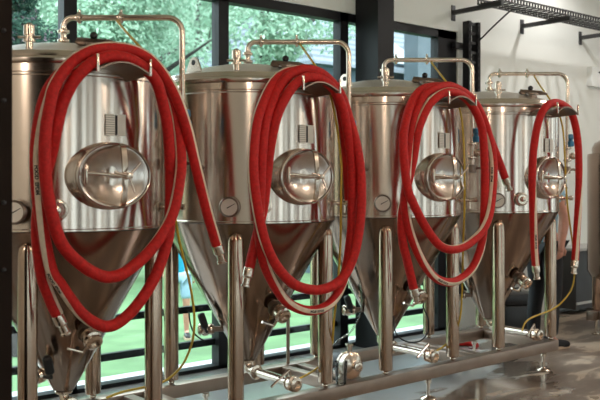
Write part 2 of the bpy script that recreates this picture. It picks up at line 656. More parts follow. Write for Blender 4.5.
b.poly([(2.55, .25, e + .25 * sl + .02), (3.45, .25, e + .25 * sl + .02), (3.25, 2.2, e + 2.2 * sl + .02), (2.75, 2.2, e + 2.2 * sl + .02)], (0, -.02, .05))
b.build('skylight', M_SKYL, hs, smooth=False)
MB().box((1.0, .33, 1.2), (2.4, .36, 3.2)).build('window', M_GREY, hs, smooth=False)
p = at(418, 50, 12.2)
o = MB().box((p.x, 12.2, LZ), (p.x + 4.5, 12.6, 6.2)).build('garden_wall', M_BLOCK, smooth=False)
tag(o, 'tall grey concrete block wall outside, right of the shingled roof', 'wall')

# ------------------------------------------------------------------ fermenters
RT = .55
TY = 4.335
TX = [2.022 + 1.24 * k for k in range(4)]


def pol(r, deg, z):
    return Vector((r * math.cos(R(deg)), r * math.sin(R(deg)), z))


def cone_r(z):
    return .057 + (z - .41) * .5634


def dome_z(r):
    return 2.262 - .10 * (r / .50) ** 2 if r < .5 else 2.16


def triclamp(mb, p, ax, r=.032):
    """two ferrules squeezed by a clamp band"""
    mb.lathe([(r * .6, -.02), (r * .62, -.012), (r, -.008), (r * 1.08, -.004), (r * 1.08, .004), (r, .008), (r * .62, .012), (r * .6, .02)], p, ax, 16)


def butterfly(parent, name, p, ax, hdir, r=.034, black=False, hl=.12, flip=1):
    """butterfly valve: two flanges, a body and a pull handle"""
    p, ax, hdir = Vector(p), Vector(ax).normalized(), Vector(hdir).normalized()
    b = MB()
    b.lathe([(r * .7, -.045), (r, -.04), (r * 1.05, -.03), (r * .75, -.025), (r * 1.1, -.012), (r * 1.12, .012), (r * .75, .025), (r * 1.05, .03), (r, .04), (r * .72, .045), (r * .6, .046), (r * .58, .03)], p, ax, 20)
    v = b.build(name, M_STEEL, parent)
    side = ax.cross(hdir).normalized() * flip
    h = MB()
    st = p + side * r
    h.tube([st, st + side * .05], .009, 10)
    a = st + side * .045
    h.tube([a, a + hdir * .03, a + hdir * hl], [.008, .007, .008], 10)
    if black:
        h.tube([a + hdir * .02, a + hdir * .03, a + hdir * (hl - .01), a + hdir * hl], [.014, .024, .024, .016], 12)
        h.build('handle', M_RUBBER, v, 'black handle')
    else:
        h.build('handle', M_STEEL, v)
    return v


def make_tank():
    t = empty('fermenter')
    # shell: cylinder, rolled shoulder band, shallow domed lid
    prof = [(.50, 1.283), (RT - .004, 1.283), (RT + .004, 1.288), (RT + .004, 1.296), (RT, 1.30), (RT, 1.5), (RT, 1.75), (RT, 2.035), (RT + .005, 2.040), (RT + .005, 2.050), (RT, 2.055), (RT - .002, 2.092), (RT + .010, 2.096), (RT + .014, 2.104), (RT + .014, 2.116), (RT + .008, 2.124), (RT - .006, 2.130), (RT - .012, 2.145), (.525, 2.158)]
    MB().lathe(prof + [(.50, 2.16)], n=96).build('shell', M_BODY, t, angle=30)
    MB().lathe([(.515, 2.150), (.52, 2.160)] + [(r, dome_z(r)) for r in (.495, .44, .36, .28, .2, .12, .06, .02)], n=96).build('lid', M_LID, t)
    # cone with rolled edge
    zs = [1.282, 1.268, 1.24, 1.1, .95, .8, .65, .5, .425, .41]
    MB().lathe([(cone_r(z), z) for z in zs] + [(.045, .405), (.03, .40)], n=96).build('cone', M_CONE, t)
    # legs
    for dx, dy in ((-.348, -.349), (.348, -.349), (-.348, .349), (.348, .349)):
        k = MB()
        k.lathe([(.030, .262), (.044, .264), (.047, .268), (.047, 1.18), (.044, 1.205), (.034, 1.226), (.018, 1.238), (.004, 1.24)], (dx, dy, 0), n=28)
        lg = k.build('leg', M_LEG, t)
        f = MB()
        f.lathe([(.010, .232), (.016, .238), (.021, .246), (.019, .256), (.012, .264), (.012, .27)], (dx, dy, 0), n=16)
        f.build('foot', M_STEEL, lg)
    # oval manway
    Y = -1
    b = MB()
    b.lathe([(1.08, .50), (1.06, .535), (1.0, .56), (.97, .575), (.97, .59)], (-.012, 0, 1.555), (0, -1, 0), 56, su=.203, sw=.162, up=(1, 0, 0), cap=False)
    mw = b.build('manway', M_DOORM, t)
    b = MB()
    rg = [(.925, .588), (.938, .597), (.962, .600), (.988, .597), (1.0, .588), (.988, .576), (.955, .572), (.93, .576)]
    b.lathe(rg, (-.012, 0, 1.555), (0, -1, 0), 64, su=.203, sw=.162, up=(1, 0, 0), closed=True)
    b.build('clamp_ring', M_DOORM, mw)
    b = MB()
    b.lathe([(.90, .49), (.93, .50), (.93, .584), (.92, .588), (.90, .588), (.8, .577), (.65, .566), (.5, .557), (.3, .550), (.1, .547), (.01, .547)], (-.012, 0, 1.555), (0, -1, 0), 56, su=.203, sw=.162, up=(1, 0, 0), cap=False)
    b.build('door', M_DOORM, mw)
    b = MB()
    pts = [(.012, -.603, 1.555 - .157), (.012, -.632, 1.555 - .135), (.012, -.645, 1.555 - .06), (.012, -.648, 1.555), (.012, -.645, 1.555 + .06), (.012, -.632, 1.555 + .135), (.012, -.603, 1.555 + .157)]
    pts = spline([tuple(p) for p in pts], .02)
    rings = []
    for p in pts:
        p = Vector(p)
        rings.append([b.bm.verts.new(p + Vector(q)) for q in ((-.014, -.006, 0), (.014, -.006, 0), (.014, .006, 0), (-.014, .006, 0))])
    b.skin(rings)
    b.build('crossbar', M_STEEL, mw)
    b = MB()
    b.lathe([(.013, .51), (.013, .64), (.019, .642), (.019, .664), (.013, .666), (.011, .69), (.015, .692), (.015, .703), (.006, .706)], (.012, 0, 1.555), (0, -1, 0), 20)
    b.build('hub', M_STEEL, mw)
    b = MB()
    b.tube([(-.175, -.625, 1.566), (-.15, -.632, 1.567), (-.05, -.665, 1.556), (.012, -.672, 1.553)], [.008, .009, .008, .009], 12)
    b.build('hinge_arm', M_STEEL, mw)
    b = MB()
    b.tube([(-.178, -.622, 1.515), (-.178, -.622, 1.525), (-.178, -.622, 1.60), (-.178, -.622, 1.61)], [.006, .010, .010, .006], 12)
    b.build('hinge_pin', M_STEEL, mw)
    for a in (48, 168, 288):
        b = MB()
        b.tube([(.012, -.69, 1.555), (.012 + .085 * math.cos(R(a)), -.70, 1.555 + .085 * math.sin(R(a)))], [.0065, .005], 10)
        b.build('wheel_spoke', M_STEEL, mw)
    # thermometer and round port
    d = pol(1, -137, 0)
    b = MB()
    b.lathe([(.022, .53), (.022, .575), (.052, .578), (.058, .584), (.058, .606), (.054, .611), (.050, .611), (.049, .604), (.01, .604)], (0, 0, 1.383), d, 32)
    th = b.build('thermometer', M_DSTEEL, t)
    b = MB()
    b.lathe([(.047, .6035), (.047, .6055), (.01, .6056)], (0, 0, 1.383), d, 32)
    b.build('dial', M_DIAL, th, 'pale dial face')
    sx = d.cross(Vector((0, 0, 1))).normalized()
    b = MB()
    c = d * .607 + Vector((0, 0, 1.383))
    b.tube([c + sx * .012 + Vector((0, 0, -.006)), c - sx * .036 + Vector((0, 0, .02))], [.003, .0012], 6)
    b.build('needle', M_INK, th, 'black needle')
    d = pol(1, -118, 0)
    b = MB()
    b.lathe([(.034, .53), (.034, .558), (.050, .560), (.052, .568), (.050, .577), (.040, .579), (.036, .585), (.020, .585), (.018, .600), (.006, .604)], (0, 0, 1.392), d, 28)
    b.build('round_port', M_STEEL, t)
    # sample valve on the right
    d = pol(1, -47, 0)
    sx = Vector((0, 0, 1)).cross(d).normalized()
    b = MB()
    b.lathe([(.014, .53), (.014, .57), (.027, .572), (.027, .584), (.014, .586), (.014, .64), (.020, .642), (.020, .664), (.008, .667)], (0, 0, 1.392), d, 18)
    sv = b.build('sample_valve', M_STEEL, t)
    c = d * .612 + Vector((0, 0, 1.392))
    MB().tube([c, c - Vector((0, 0, .06))], .009, 12).build('spout', M_STEEL, sv)
    MB().tube([c - sx * .05 + Vector((0, 0, .02)), c + Vector((0, 0, .024)), c + sx * .035 + Vector((0, 0, .028))], [.006, .007, .005], 10).build('handle', M_STEEL, sv)
    # label sheets above the manway
    d = pol(1, -88, 0)
    sx = Vector((0, 0, 1)).cross(d).normalized()
    for a0, w, z0, m, nm in ((-.036, .052, 1.752, M_PRINT, 'printed_sheet'), (.024, .050, 1.752, M_PAPER, 'blank_sheet')):
        b = MB()
        q = []
        for s_, zz in ((-1, 0), (1, 0), (1, .105), (-1, .105)):
            q.append(d * .5535 + sx * (a0 + s_ * w / 2) + Vector((0, 0, z0 + zz)))
        b.poly(q, d * .002)
        b.build(nm, m, t, 'white paper sheet', smooth=False)
    b = MB()
    q = [d * .5535 + sx * (-.004 + s_ * .006) + Vector((0, 0, zz)) for s_, zz in ((-1, 1.757), (1, 1.757), (1, 1.852), (-1, 1.852))]
    b.poly(q, d * .004)
    b.build('sheet_holder', M_INK, t, 'dark strip between the sheets', smooth=False)
    # hook for the hose
    u0, u1, v0 = -.19, .085, -.762
    b = MB()
    rings = []
    for k in range(13):
        f = k / 12
        u = u0 + (u1 - u0) * f
        z = 2.040 + .046 * math.sin(PI * f)
        rings.append([b.bm.verts.new((u, yy, z + dz)) for yy, dz in ((-.53, -.018), (v0, -.004), (v0, .004), (-.53, .004))])
    b.skin(rings)
    hk = b.build('hose_hook', M_DSTEEL, t)
    for u in (u0, u1):
        MB().box((u - .006, v0 - .006, 2.03), (u + .006, v0 + .006, 2.112), .002).build('prong', M_STEEL, hk)
    # pipe from the lid, over the edge and down the front right
    d = pol(1, -41, 0)
    rp = .016
    b = MB()
    up = Vector((0, 0, 1))
    P = [up * 2.25, up * 2.32] + arc(up * 2.36 + d * .05, -d, up, .05, 0, 90, 8) + arc(d * .56 + up * 2.33, up, d, .08, 0, 90, 8) + [d * .64 + up * 2.0, d * .64 + up * 1.62]
    b.tube(P, rp, 14)
    pipe = b.build('spray_pipe', M_STEEL, t)
    for p, ax in ((up * 2.285, up), (up * 2.335, up), (d * .085 + up * 2.41, d), (d * .31 + up * 2.41, d), (d * .64 + up * 1.80, up), (d * .64 + up * 1.70, up)):
        b = MB()
        triclamp(b, p, ax, .030)
        side = d.cross(up).normalized() if ax == up else up
        b.tube([Vector(p) + side * .026, Vector(p) + side * .043], [.007, .008], 8)
        b.build('clamp', M_STEEL, pipe)
    # blue regulator, gauge and hand lever low on that pipe
    sx = up.cross(d)
    c = d * .665 + up * 1.86
    b = MB()
    b.lathe([(.012, -.05), (.026, -.045), (.028, -.01), (.016, 0), (.016, .01), (.024, .02), (.020, .05), (.008, .056)], c - sx * .01, up, 16)
    b.build('regulator', M_BLUE, pipe, 'blue regulator cap')
    b = MB()
    b.sphere(d * .685 + up * 1.735, .030, 16, 10)
    b.tube([d * .64 + up * 1.735, d * .69 + up * 1.735], .010, 10)
    b.build('check_ball', M_STEEL, pipe)
    b = MB()
    b.lathe([(.020, -.03), (.026, -.026), (.026, .026), (.020, .03)], d * .64 + up * 1.62, up, 16)
    b.tube([d * .64 + up * 1.62, d * .69 + up * 1.625, d * .76 + up * 1.60], [.012, .010, .012], 10)
    b.build('lever', M_DSTEEL, pipe)
    # relief valve, hatch with black knob, lifting lugs
    b = MB()
    p = pol(.47, -135, 2.168)
    b.lathe([(.018, 0), (.018, .035), (.030, .037), (.030, .048), (.020, .05), (.020, .068), (.027, .07), (.027, .115), (.02, .12), (.010, .128)], p, up, 18)
    b.tube([p + d * -.055 + up * .06, p + d * .055 + up * .06], .007, 8)
    b.build('relief_valve', M_STEEL, t)
    p = pol(.43, -94, 2.170)
    b = MB()
    b.lathe([(.04, 0), (.04, .03), (.055, .032), (.055, .044), (.04, .047), (.01, .05)], p, up, 18)
    b.tube([p + d * -.095 + up * .062, p + d * -.08 + up * .055, p + d * .07 + up * .048, p + d * .12 + up * .040], [.018, .022, .018, .008], 10)
    hp = b.build('lid_valve', M_DSTEEL, t)
    b = MB()
    b.tube([p + d * -.01 + up * .045, p + d * -.01 + up * .075], .006, 8)
    b.sphere(p + d * -.01 + up * .085, .020, 14, 10)
    b.build('knob', M_RUBBER, hp, 'black ball knob')
    for a in (-174, 6):
        o_ = pol(.43, a, dome_z(.43) - .02)
        tt, rr = pol(1, a + 90, 0), pol(1, a, 0)
        b = MB()
        b.poly([o_ - tt * .075, o_ + tt * .075, o_ + tt * .035 + up * .085, o_ + tt * .012 + up * .10, o_ - tt * .012 + up * .10, o_ - tt * .035 + up * .085], rr * .012)
        lug = b.build('lifting_lug', M_STEEL, t, smooth=False)
        MB().lathe([(.016, -.002), (.016, .014)], o_ + up * .068, rr, 16).build('lug_hole', M_INK, lug, 'dark round hole', smooth=False)
    # racking valve on the cone
    az = -92
    zc = .78
    rad = pol(1, az, 0)
    nrm = (rad * .871 - up * .491).normalized()
    c = rad * cone_r(zc) + up * zc
    b = MB()
    b.lathe([(.040, -.03), (.034, .0), (.034, .03), (.054, .034), (.054, .050), (.034, .054)], c, nrm, 20)
    rk = b.build('racking_port', M_DSTEEL, t)
    butterfly(rk, 'racking_valve', c + nrm * .098, nrm, pol(1, az - 90, .35), .044, hl=.09)
    MB().lathe([(.010, -.01), (.010, .004), (.004, .006)], pol(cone_r(.66), -95, .66), pol(.871, -95, -.491), 12).build('cone_plug', M_INK, t, 'dark round plug')
    # side valve with black handle, back left of the cone
    az = 152
    zc = .60
    rad = pol(1, az, 0)
    c = rad * cone_r(zc) + up * zc
    b = MB()
    b.lathe([(.024, -.03), (.018, 0), (.018, .05), (.03, .052), (.03, .064), (.018, .066)], c, rad, 16)
    sv = b.build('side_port', M_DSTEEL, t)
    butterfly(sv, 'side_valve', c + rad * .105, rad, (up * .9 + rad * .3), .036, black=True, hl=.12, flip=-1)
    # drain: elbow under the cone and a pipe out to the front
    b = MB()
    P = [up * .42, up * .385] + arc(Vector((0, -.05, .385)), (0, 1, 0), (0, 0, -1), .05, 0, 90, 8) + [(0, -.30, .333), (-.01, -.42, .330)]
    b.tube(P, .027, 14)
    dr = b.build('drain_pipe', M_STEEL, t)
    for p, ax in ((up * .395, up), (Vector((0, -.09, .335)), (0, 1, 0))):
        b = MB()
        triclamp(b, p, ax, .044)
        b.build('clamp', M_STEEL, dr)
    butterfly(dr, 'drain_valve', (-.01, -.455, .330), (0, -1, 0), (-1.0, -.3, -.35), .042, hl=.19, flip=-1)
    return t


proto = make_tank()
TLAB = ['nearest conical steel fermenter, leftmost, behind the widest red hose coil',
        'second conical steel fermenter from the left, under the bright green trees',
        'third conical steel fermenter from the left, beside the right-hand house window',
        'furthest conical steel fermenter, wearing one single hose loop']
tanks = [proto] + [copy_tree(proto) for _ in range(3)]
for k, t in enumerate(tanks):
    t.location = (TX[k], TY, 0)
    tag(t, TLAB[k], 'tank', 'conical fermenters in a row')
    for ch in t.children:
        if k == 0 and ch.name.split('.')[0] == 'side_port':
            ch.rotation_euler.z = R(58)
            ch.location = pol(-.045, 210, -.075)

# ------------------------------------------------------------------ skid frame under the tanks
fr = empty('skid_frame', (1.2, TY, 0))
tag(fr, 'low rectangular steel frame on levelling feet carrying the four tanks', 'frame')


def fpart(mb, name, m=M_FRAME, label=None):
    o = mb.build(name, m, fr, label, smooth=True)
    o.location = (-1.2, -TY, 0)
    return o


XE = 6.14
YF, YB = TY - .349, TY + .349
for y in (YF, YB):
    fpart(MB().box((.6, y - .045, .15), (XE, y + .045, .232), .004), 'long_beam')
for x in (XE - .04, 5.10, 5.22, 3.82, 3.96, 2.58, 2.72):
    fpart(MB().box((x - .035, YF + .045, .152), (x + .035, YB - .045, .228), .004), 'cross_beam')
for x in (1.78, 3.18, 4.585, 5.99):
    for y in (YF, YB):
        b = MB()
        b.lathe([(.055, 0), (.058, .004), (.050, .012), (.020, .020), (.014, .026), (.014, .11), (.024, .112), (.024, .135), (.016, .137), (.016, .152)], (x, y, 0), n=18)
        fpart(b, 'levelling_foot', M_STEEL)
p = at(288, 340, YB)
fpart(MB().tube([(p.x, YB, .23), (p.x, YB, .56)], .013, 12), 'stub_post')

# ------------------------------------------------------------------ red hoses
HR = .0282


def hose(name, label, keys, group, texts=(), ferr=(True, True)):
    """keys: (px, py, distance in front of the tank axis, stripe angle)"""
    P = [(*at(px, py, TY - v), R(th)) for px, py, v, th in keys]
    S = spline(P, .022)
    N = 20
    b = MB()
    rings = []
    fr_ = []
    dist = [0.0]
    for i, q in enumerate(S):
        p = Vector(q[:3])
        a = Vector(S[max(i - 1, 0)][:3])
        c = Vector(S[min(i + 1, len(S) - 1)][:3])
        T = (c - a).normalized()
        Nn = Vector((-p.x, -p.y, CAMZ - p.z)).normalized()   # stripe angles count from the room side
        Nn = (Nn - T * Nn.dot(T)).normalized()
        B = T.cross(Nn)
        th = q[3]
        u = Nn * math.cos(th) + B * math.sin(th)
        w = T.cross(u)
        fr_.append((p, T, u, w))
        rings.append([b.bm.verts.new(p + (u * math.cos(2 * PI * (k - 1.5) / N) + w * math.sin(2 * PI * (k - 1.5) / N)) * HR) for k in range(N)])
        if i:
            dist.append(dist[-1] + (p - fr_[i - 1][0]).length)
    for f_i, f in enumerate(b.skin(rings)):
        f.material_index = 1 if (f_i % N) in (0, 1, 2) else 0
    ho = b.build(name, [M_RED, M_STRIPE], label=None, angle=60)
    tag(ho, label, 'hose', group)
    for end in (0, 1):
        if not ferr[end]:
            continue
        p, T, u, w = fr_[0 if end == 0 else -1]
        ax = -T if end == 0 else T
        f = MB()
        f.lathe([(.020, -.03), (.0285, -.012), (.0300, -.006), (.0300, .035), (.024, .042), (.021, .046), (.021, .078), (.026, .082), (.026, .092), (.017, .094), (.016, .05)], p, ax, 20)
        f.build('ferrule', M_STEEL, ho, 'silver hose end')
    # lettering on the stripe
    for ti, (tx, (px, py), size) in enumerate(texts):
        best = min(range(len(S)), key=lambda i: (lambda v: (v[0] - px) ** 2 + (v[1] - py) ** 2)(to_px(fr_[i][0])) + 40 * abs(1 - fr_[i][2].dot(Vector((-fr_[i][0].x, -fr_[i][0].y, 0)).normalized())))
        cu = bpy.data.curves.new('lettering', 'FONT')
        cu.body = tx
        cu.size = size
        cu.align_x = 'CENTER'
        cu.align_y = 'CENTER'
        cu.offset = .0011
        tmp = bpy.data.objects.new('lettering', cu)
        COL.objects.link(tmp)
        dg = bpy.context.evaluated_depsgraph_get()
        me = bpy.data.meshes.new_from_object(tmp.evaluated_get(dg))
        bpy.data.objects.remove(tmp)
        bm = bmesh.new()
        bm.from_mesh(me)
        bmesh.ops.subdivide_edges(bm, edges=bm.edges[:], cuts=1)
        for v in bm.verts:
            s_ = dist[best] + v.co.x
            i = best
            while i < len(dist) - 2 and dist[i + 1] < s_:
                i += 1
            while i > 0 and dist[i] > s_:
                i -= 1
            f = (s_ - dist[i]) / (dist[i + 1] - dist[i])
            p, T, u, w = [fr_[i][k].lerp(fr_[i + 1][k], f) for k in range(4)]
            a = -v.co.y / HR
            v.co = p + (u * math.cos(a) + w * math.sin(a)) * (HR + .0006)
        bm.to_mesh(me)
        bm.free()
        me.materials.clear()
        me.materials.append(M_INK)
        lo = bpy.data.objects.new('lettering', me)
        COL.objects.link(lo)
        lo.parent = ho
        lo['label'] = 'black printed letters'
    return ho


def to_px(p):
    X = SA * p.x - CA * p.y
    Z = CA * p.x + SA * p.y
    return CX + FPX * X / Z, HY - FPX * (p.z - CAMZ) / Z


GH = 'red hoses hung on the tanks'
hose('hose', 'red hose in the widest coil, hung on the nearest tank and lettered on its stripe', [
    (217.5, 247, .62, 70), (212.5, 230, .63, 70), (206.5, 209, .65, 70), (194.5, 160, .67, 70), (187.5, 130, .68, 70), (177.5, 100, .68, 70), (166.5, 79, .68, 70), (153.5, 62.5, .67, 75), (140, 53, .66, 75), (125, 48.5, .66, 75), (109, 47.5, .66, 75), (92.5, 50, .67, 75), (79, 56.5, .68, 75), (68.5, 65, .69, 78), (60, 76, .70, 80), (53, 89, .71, 80), (50.5, 100, .72, 85), (45.5, 130, .73, 90), (44.5, 160, .735, 95), (47, 190, .735, 100), (52, 215, .735, 110), (58, 236, .735, 120), (66, 250, .735, 130), (77, 261, .735, 150), (90.5, 271, .735, 170), (106, 277, .735, 190), (121, 274.5, .735, 210), (135, 265, .735, 240), (148, 253, .735, 260), (160, 237.5, .735, 275), (169, 222, .73, 285), (175, 205, .72, 290), (179.5, 180, .70, 290), (181, 160, .67, 290), (178, 130, .63, 300),
    (170, 100, .62, 320), (156, 76, .60, 330), (134, 60, .60, 330), (109, 55.5, .60, 335), (86, 59, .60, 340), (68, 68, .62, 345), (55, 80, .64, 345), (45, 98, .655, 345), (38.5, 127, .665, 350), (36, 155, .672, 358), (37, 185, .675, 360), (40, 213, .678, 368), (45, 243, .678, 385), (52, 272, .678, 403), (60, 284, .676, 408), (68, 296, .674, 412), (81, 313, .672, 425), (94.5, 323, .67, 445), (106.5, 326.5, .67, 470), (118, 323, .67, 480), (130, 313, .67, 490), (140.5, 300.5, .67, 490), (149.5, 287, .67, 490), (157.5, 271, .67, 490), (165, 249.5, .665, 490), (169, 232, .66, 490), (170.5, 205, .64, 490), (170.5, 180, .62, 490), (170, 160, .64, 490), (168, 130, .67, 490), (164, 108, .69, 490), (157, 83, .72, 490), (146, 69.5, .725, 490), (132.5, 60.5, .725, 490), (119, 56.5, .725, 490), (109, 56.5, .725, 490), (95.5, 60.5, .725, 490), (83.5, 70, .72, 500), (73, 82, .70, 510), (66, 95.5, .68, 520), (62, 105, .67, 530), (55.5, 132, .66, 560), (51, 155, .62, 580), (44.5, 177, .60, 610), (39, 205, .60, 640), (37.5, 235, .60, 655), (41.5, 273, .60, 660), (49.5, 297, .60, 660), (58.5, 317, .60, 660)],
     GH, [('FOOD  EPDM', (36.5, 180), .022), ('FOOD  EPDM', (58, 282), .018)])
hose('hose', 'red hose in three strands on the second tank, silver end at left', [
    (249, 270, .60, 180), (252, 256, .60, 180), (255.5, 242, .60, 180), (259.5, 225, .60, 180), (264, 203, .61, 180), (267.5, 170, .64, 180), (270.5, 145, .67, 180), (275.8, 120, .70, 180), (282, 104, .71, 180), (291, 89, .72, 180), (300, 80.5, .72, 180), (309.5, 77, .72, 180), (318, 78, .72, 180), (327, 83, .72, 180), (335, 91, .71, 180), (341, 103, .70, 180), (344.5, 116, .69, 180), (349, 142, .67, 180), (352, 170, .655, 190), (352.2, 200, .645, 210), (351.8, 225, .64, 230), (349, 252, .64, 250), (344, 278, .645, 270), (337, 295, .65, 300), (327, 306, .65, 325), (314, 310.5, .65, 345), (300, 309, .65, 365), (286, 301, .65, 388), (273.5, 283.5, .65, 410), (264.5, 264, .65, 422), (260.5, 245, .65, 440), (259, 225, .65, 455), (260, 200, .66, 470), (261, 170, .675, 475), (262.5, 145, .69, 480), (266, 120, .69, 490), (273, 100, .68, 500), (281.5, 84, .67, 505), (291, 74, .66, 510), (302, 69.5, .66, 515), (312, 70, .66, 520), (323, 74.5, .66, 530), (334, 85, .66, 535), (342, 97, .67, 540), (348, 115, .68, 540), (356, 143, .69, 540), (360.5, 170, .70, 540), (361.5, 200, .71, 540), (359.8, 225, .715, 545), (354.5, 253, .72, 550), (346, 273, .72, 555), (337, 283, .72, 560), (324, 289, .72, 570), (310, 289.5, .72, 580), (293, 283.5, .72, 600), (278, 268, .72, 620), (268, 249.5, .72, 640), (261.3, 228, .72, 645), (256, 200, .72, 645), (253.2, 170, .72, 645), (254, 145, .71, 645), (257.2, 120, .70, 645), (264, 100, .67, 645), (273, 83, .64, 645), (282, 74.5, .61, 645), (293, 70.5, .60, 645), (305, 70, .60, 645), (318, 74, .60, 640), (330, 84, .60, 640), (338, 100, .60, 640), (343, 125, .60, 640), (346, 150, .60, 640), (348, 180, .60, 640), (349, 200, .60, 640)],
     GH, [('FOOD EPDM', (315, 311), .018)], (True, False))
hose('hose', 'red hose hung on the third tank, one end pointing to the furthest tank', [
    (414, 290, .60, 180), (411, 277, .60, 180), (406.5, 258, .60, 200), (402.5, 240, .60, 230), (401.5, 216, .61, 270), (405, 195, .63, 285), (409.5, 176, .65, 290), (413.5, 158, .67, 290), (417.5, 133, .69, 290), (423, 117, .70, 290), (429, 105, .71, 288), (436, 97.5, .72, 285), (444, 92.8, .72, 275), (452, 92, .72, 265), (460.5, 94.5, .72, 250), (468, 100.5, .71, 235), (474.5, 109.5, .70, 225), (480, 122, .69, 220), (482.8, 134, .685, 215), (484.5, 160, .68, 215), (485, 185, .67, 215), (484.3, 212, .66, 225), (483.3, 232, .65, 250), (480.5, 249, .645, 280), (474, 265.5, .645, 292), (465.5, 275.5, .645, 300), (455, 281.5, .645, 315), (444.5, 281.8, .645, 345), (434, 276.5, .645, 372), (423.5, 263.5, .645, 395), (414.5, 245, .645, 412), (408, 225, .645, 420), (404.5, 204, .645, 425), (406, 185, .65, 430), (408, 160, .655, 432), (410.5, 135, .66, 437), (415, 115, .66, 440), (423, 98, .66, 445), (431, 90.5, .66, 455), (441, 86.5, .66, 460), (450, 86, .66, 460), (459, 89.5, .66, 455), (469, 96, .66, 450), (477, 106, .66, 440), (483, 118, .66, 430), (489, 136, .66, 395), (493.2, 160, .67, 385), (493, 185, .69, 385), (490, 212, .71, 392), (483.5, 229, .72, 402), (473, 240.5, .72, 420), (462, 247.5, .72, 430), (451, 249.5, .72, 445), (440.5, 246, .72, 460), (431.5, 236, .72, 480), (422, 221, .72, 500), (413.5, 204, .72, 520), (408, 190, .72, 540), (404.5, 165, .715, 540), (403.2, 140, .705, 540), (405.5, 122, .69, 540), (411.5, 103, .64, 540), (420, 91, .61, 540), (430, 87, .60, 540), (442, 86.5, .60, 540), (455, 89, .60, 540), (468, 98, .60, 540), (479, 113, .60, 540), (487.5, 132, .60, 540), (493.5, 147, .60, 540), (500, 164, .60, 540), (505.5, 179, .60, 540)],
     GH, [('FOOD EPDM', (441, 281), .018), ('FOOD  EPDM', (491.5, 175), .018)])
hose('hose', 'single red hose loop hung on the furthest tank, both ends hanging down', [
    (535.8, 267, .66, 28), (534.6, 252, .66, 30), (533.8, 235, .66, 36), (533, 210, .665, 52), (532.3, 180, .67, 95), (533, 155, .675, 130), (535, 139, .68, 150), (537.7, 124.5, .69, 170), (542, 112.5, .70, 180), (548, 105, .70, 190), (556.5, 102.5, .70, 200), (565.5, 106.3, .69, 210), (571.3, 113, .69, 220), (575.2, 125, .68, 230), (577.8, 141, .68, 240), (578.8, 160, .675, 255), (579, 180, .67, 275), (578.2, 208, .665, 312), (577, 228, .66, 325), (575.6, 252, .66, 332), (574.8, 262, .66, 334)],
     GH, [('FOOD EPDM', (534.8, 240), .018)])


# ------------------------------------------------------------------ thin tubes
def thin(name, label, cat, pts, r, m, group=None):
    b = MB()
    b.tube([Vector(q[:3]) for q in spline([tuple(p) for p in pts], .03)], r, 8)
    return tag(b.build(name, m, angle=60), label, cat, group)


def P3(L):
    return [at(px, py, TY - v) for px, py, v in L]


GT = 'yellow tubes running down from the pipe arms'
thin('gas_tube', 'yellow tube from the nearest pipe arm, sagging between first and second tank', 'tube',
     P3([(117, 21, .205), (128, 34, .40), (140, 47, .55), (150, 57, .60), (160, 80, .60), (168, 140, .60), (172, 190, .58), (177.5, 232, .55), (183, 256, .53), (190, 285, .50), (194, 312, .47), (194, 330, .44), (191, 346, .38), (183, 364, .32), (172, 376, .28), (158, 384, .26), (140, 388, .24), (122, 392, .22), (106, 398, .20)]), .0068, M_YEL, GT)
thin('gas_tube', 'yellow tube from the second pipe arm, dropping behind the three red strands', 'tube',
     P3([(299, 43, .205), (307, 54, .40), (314, 64, .52), (325, 80, .56), (334, 110, .585), (341, 160, .60), (341, 195, .60), (340.5, 240, .52), (338, 280, .48), (334, 320, .44), (331, 350, .36), (322, 364, .30), (308, 374, .30), (296, 380, .34), (290, 384, .40)]), .0068, M_YEL, GT)
thin('gas_tube', 'yellow tube from the third pipe arm, behind the hose on the third tank', 'tube',
     P3([(431, 62, .205), (437, 70, .40), (444, 79, .52), (453, 92, .57), (461, 115, .60), (464, 150, .61), (464.5, 200, .60), (463, 250, .52), (462, 290, .47), (460, 318, .42), (453, 336, .34), (444, 346, .30), (434, 352, .32), (426, 356, .38)]), .0068, M_YEL, GT)
thin('gas_tube', 'yellow tube beside the furthest tank, curving down to its drain', 'tube',
     P3([(533.5, 75, .205), (541, 87, .40), (549, 98, .52), (558, 112, .58), (563, 130, .63), (565, 160, .64), (567, 200, .64), (571, 232, .60), (574, 255, .56), (574.5, 275, .52), (571, 290, .49), (562, 302, .46), (553, 309, .44), (541, 314, .42), (531, 318, .42), (525, 323, .44), (522, 331, .46)]), .0068, M_YEL, GT)
thin('clear_tube', 'thin clear plastic tube hanging by the left side of the third tank', 'tube',
     P3([(352, 258, .34), (358, 275, .32), (362, 292, .30), (362, 308, .28), (357, 322, .26), (349, 333, .24), (338, 341, .22), (329, 349, .16), (324, 354, .10)]), .007, M_JUG)
GC = 'thin black cables'
thin('cable', 'thin black cable looping below the hose end of the third tank', 'cable',
     P3([(426, 300, .30), (423, 306, .28), (428, 318, .24), (428, 332, .20), (420, 341, .18), (408, 342, .18), (398, 336, .18), (394, 326, .16), (394, 310, .12)]), .005, M_RUBBER)
thin('cable', 'thin black cable by the side valve of the second tank', 'cable',
     P3([(189, 312, -.12), (190, 322, -.12), (194, 333, -.14), (201, 339, -.16), (205, 341, -.17)]), .005, M_RUBBER)
# short red hose lying on the floor behind the frame
pts = []
for k in range(15):
    a = R(-40 + 260 * k / 14)
    pts.append((6.12 + .22 * math.cos(a), 4.98 + .13 * math.sin(a), HR))
thin('hose', 'short red hose lying on the floor behind the frame near its right end', 'hose', pts, HR, M_RED)

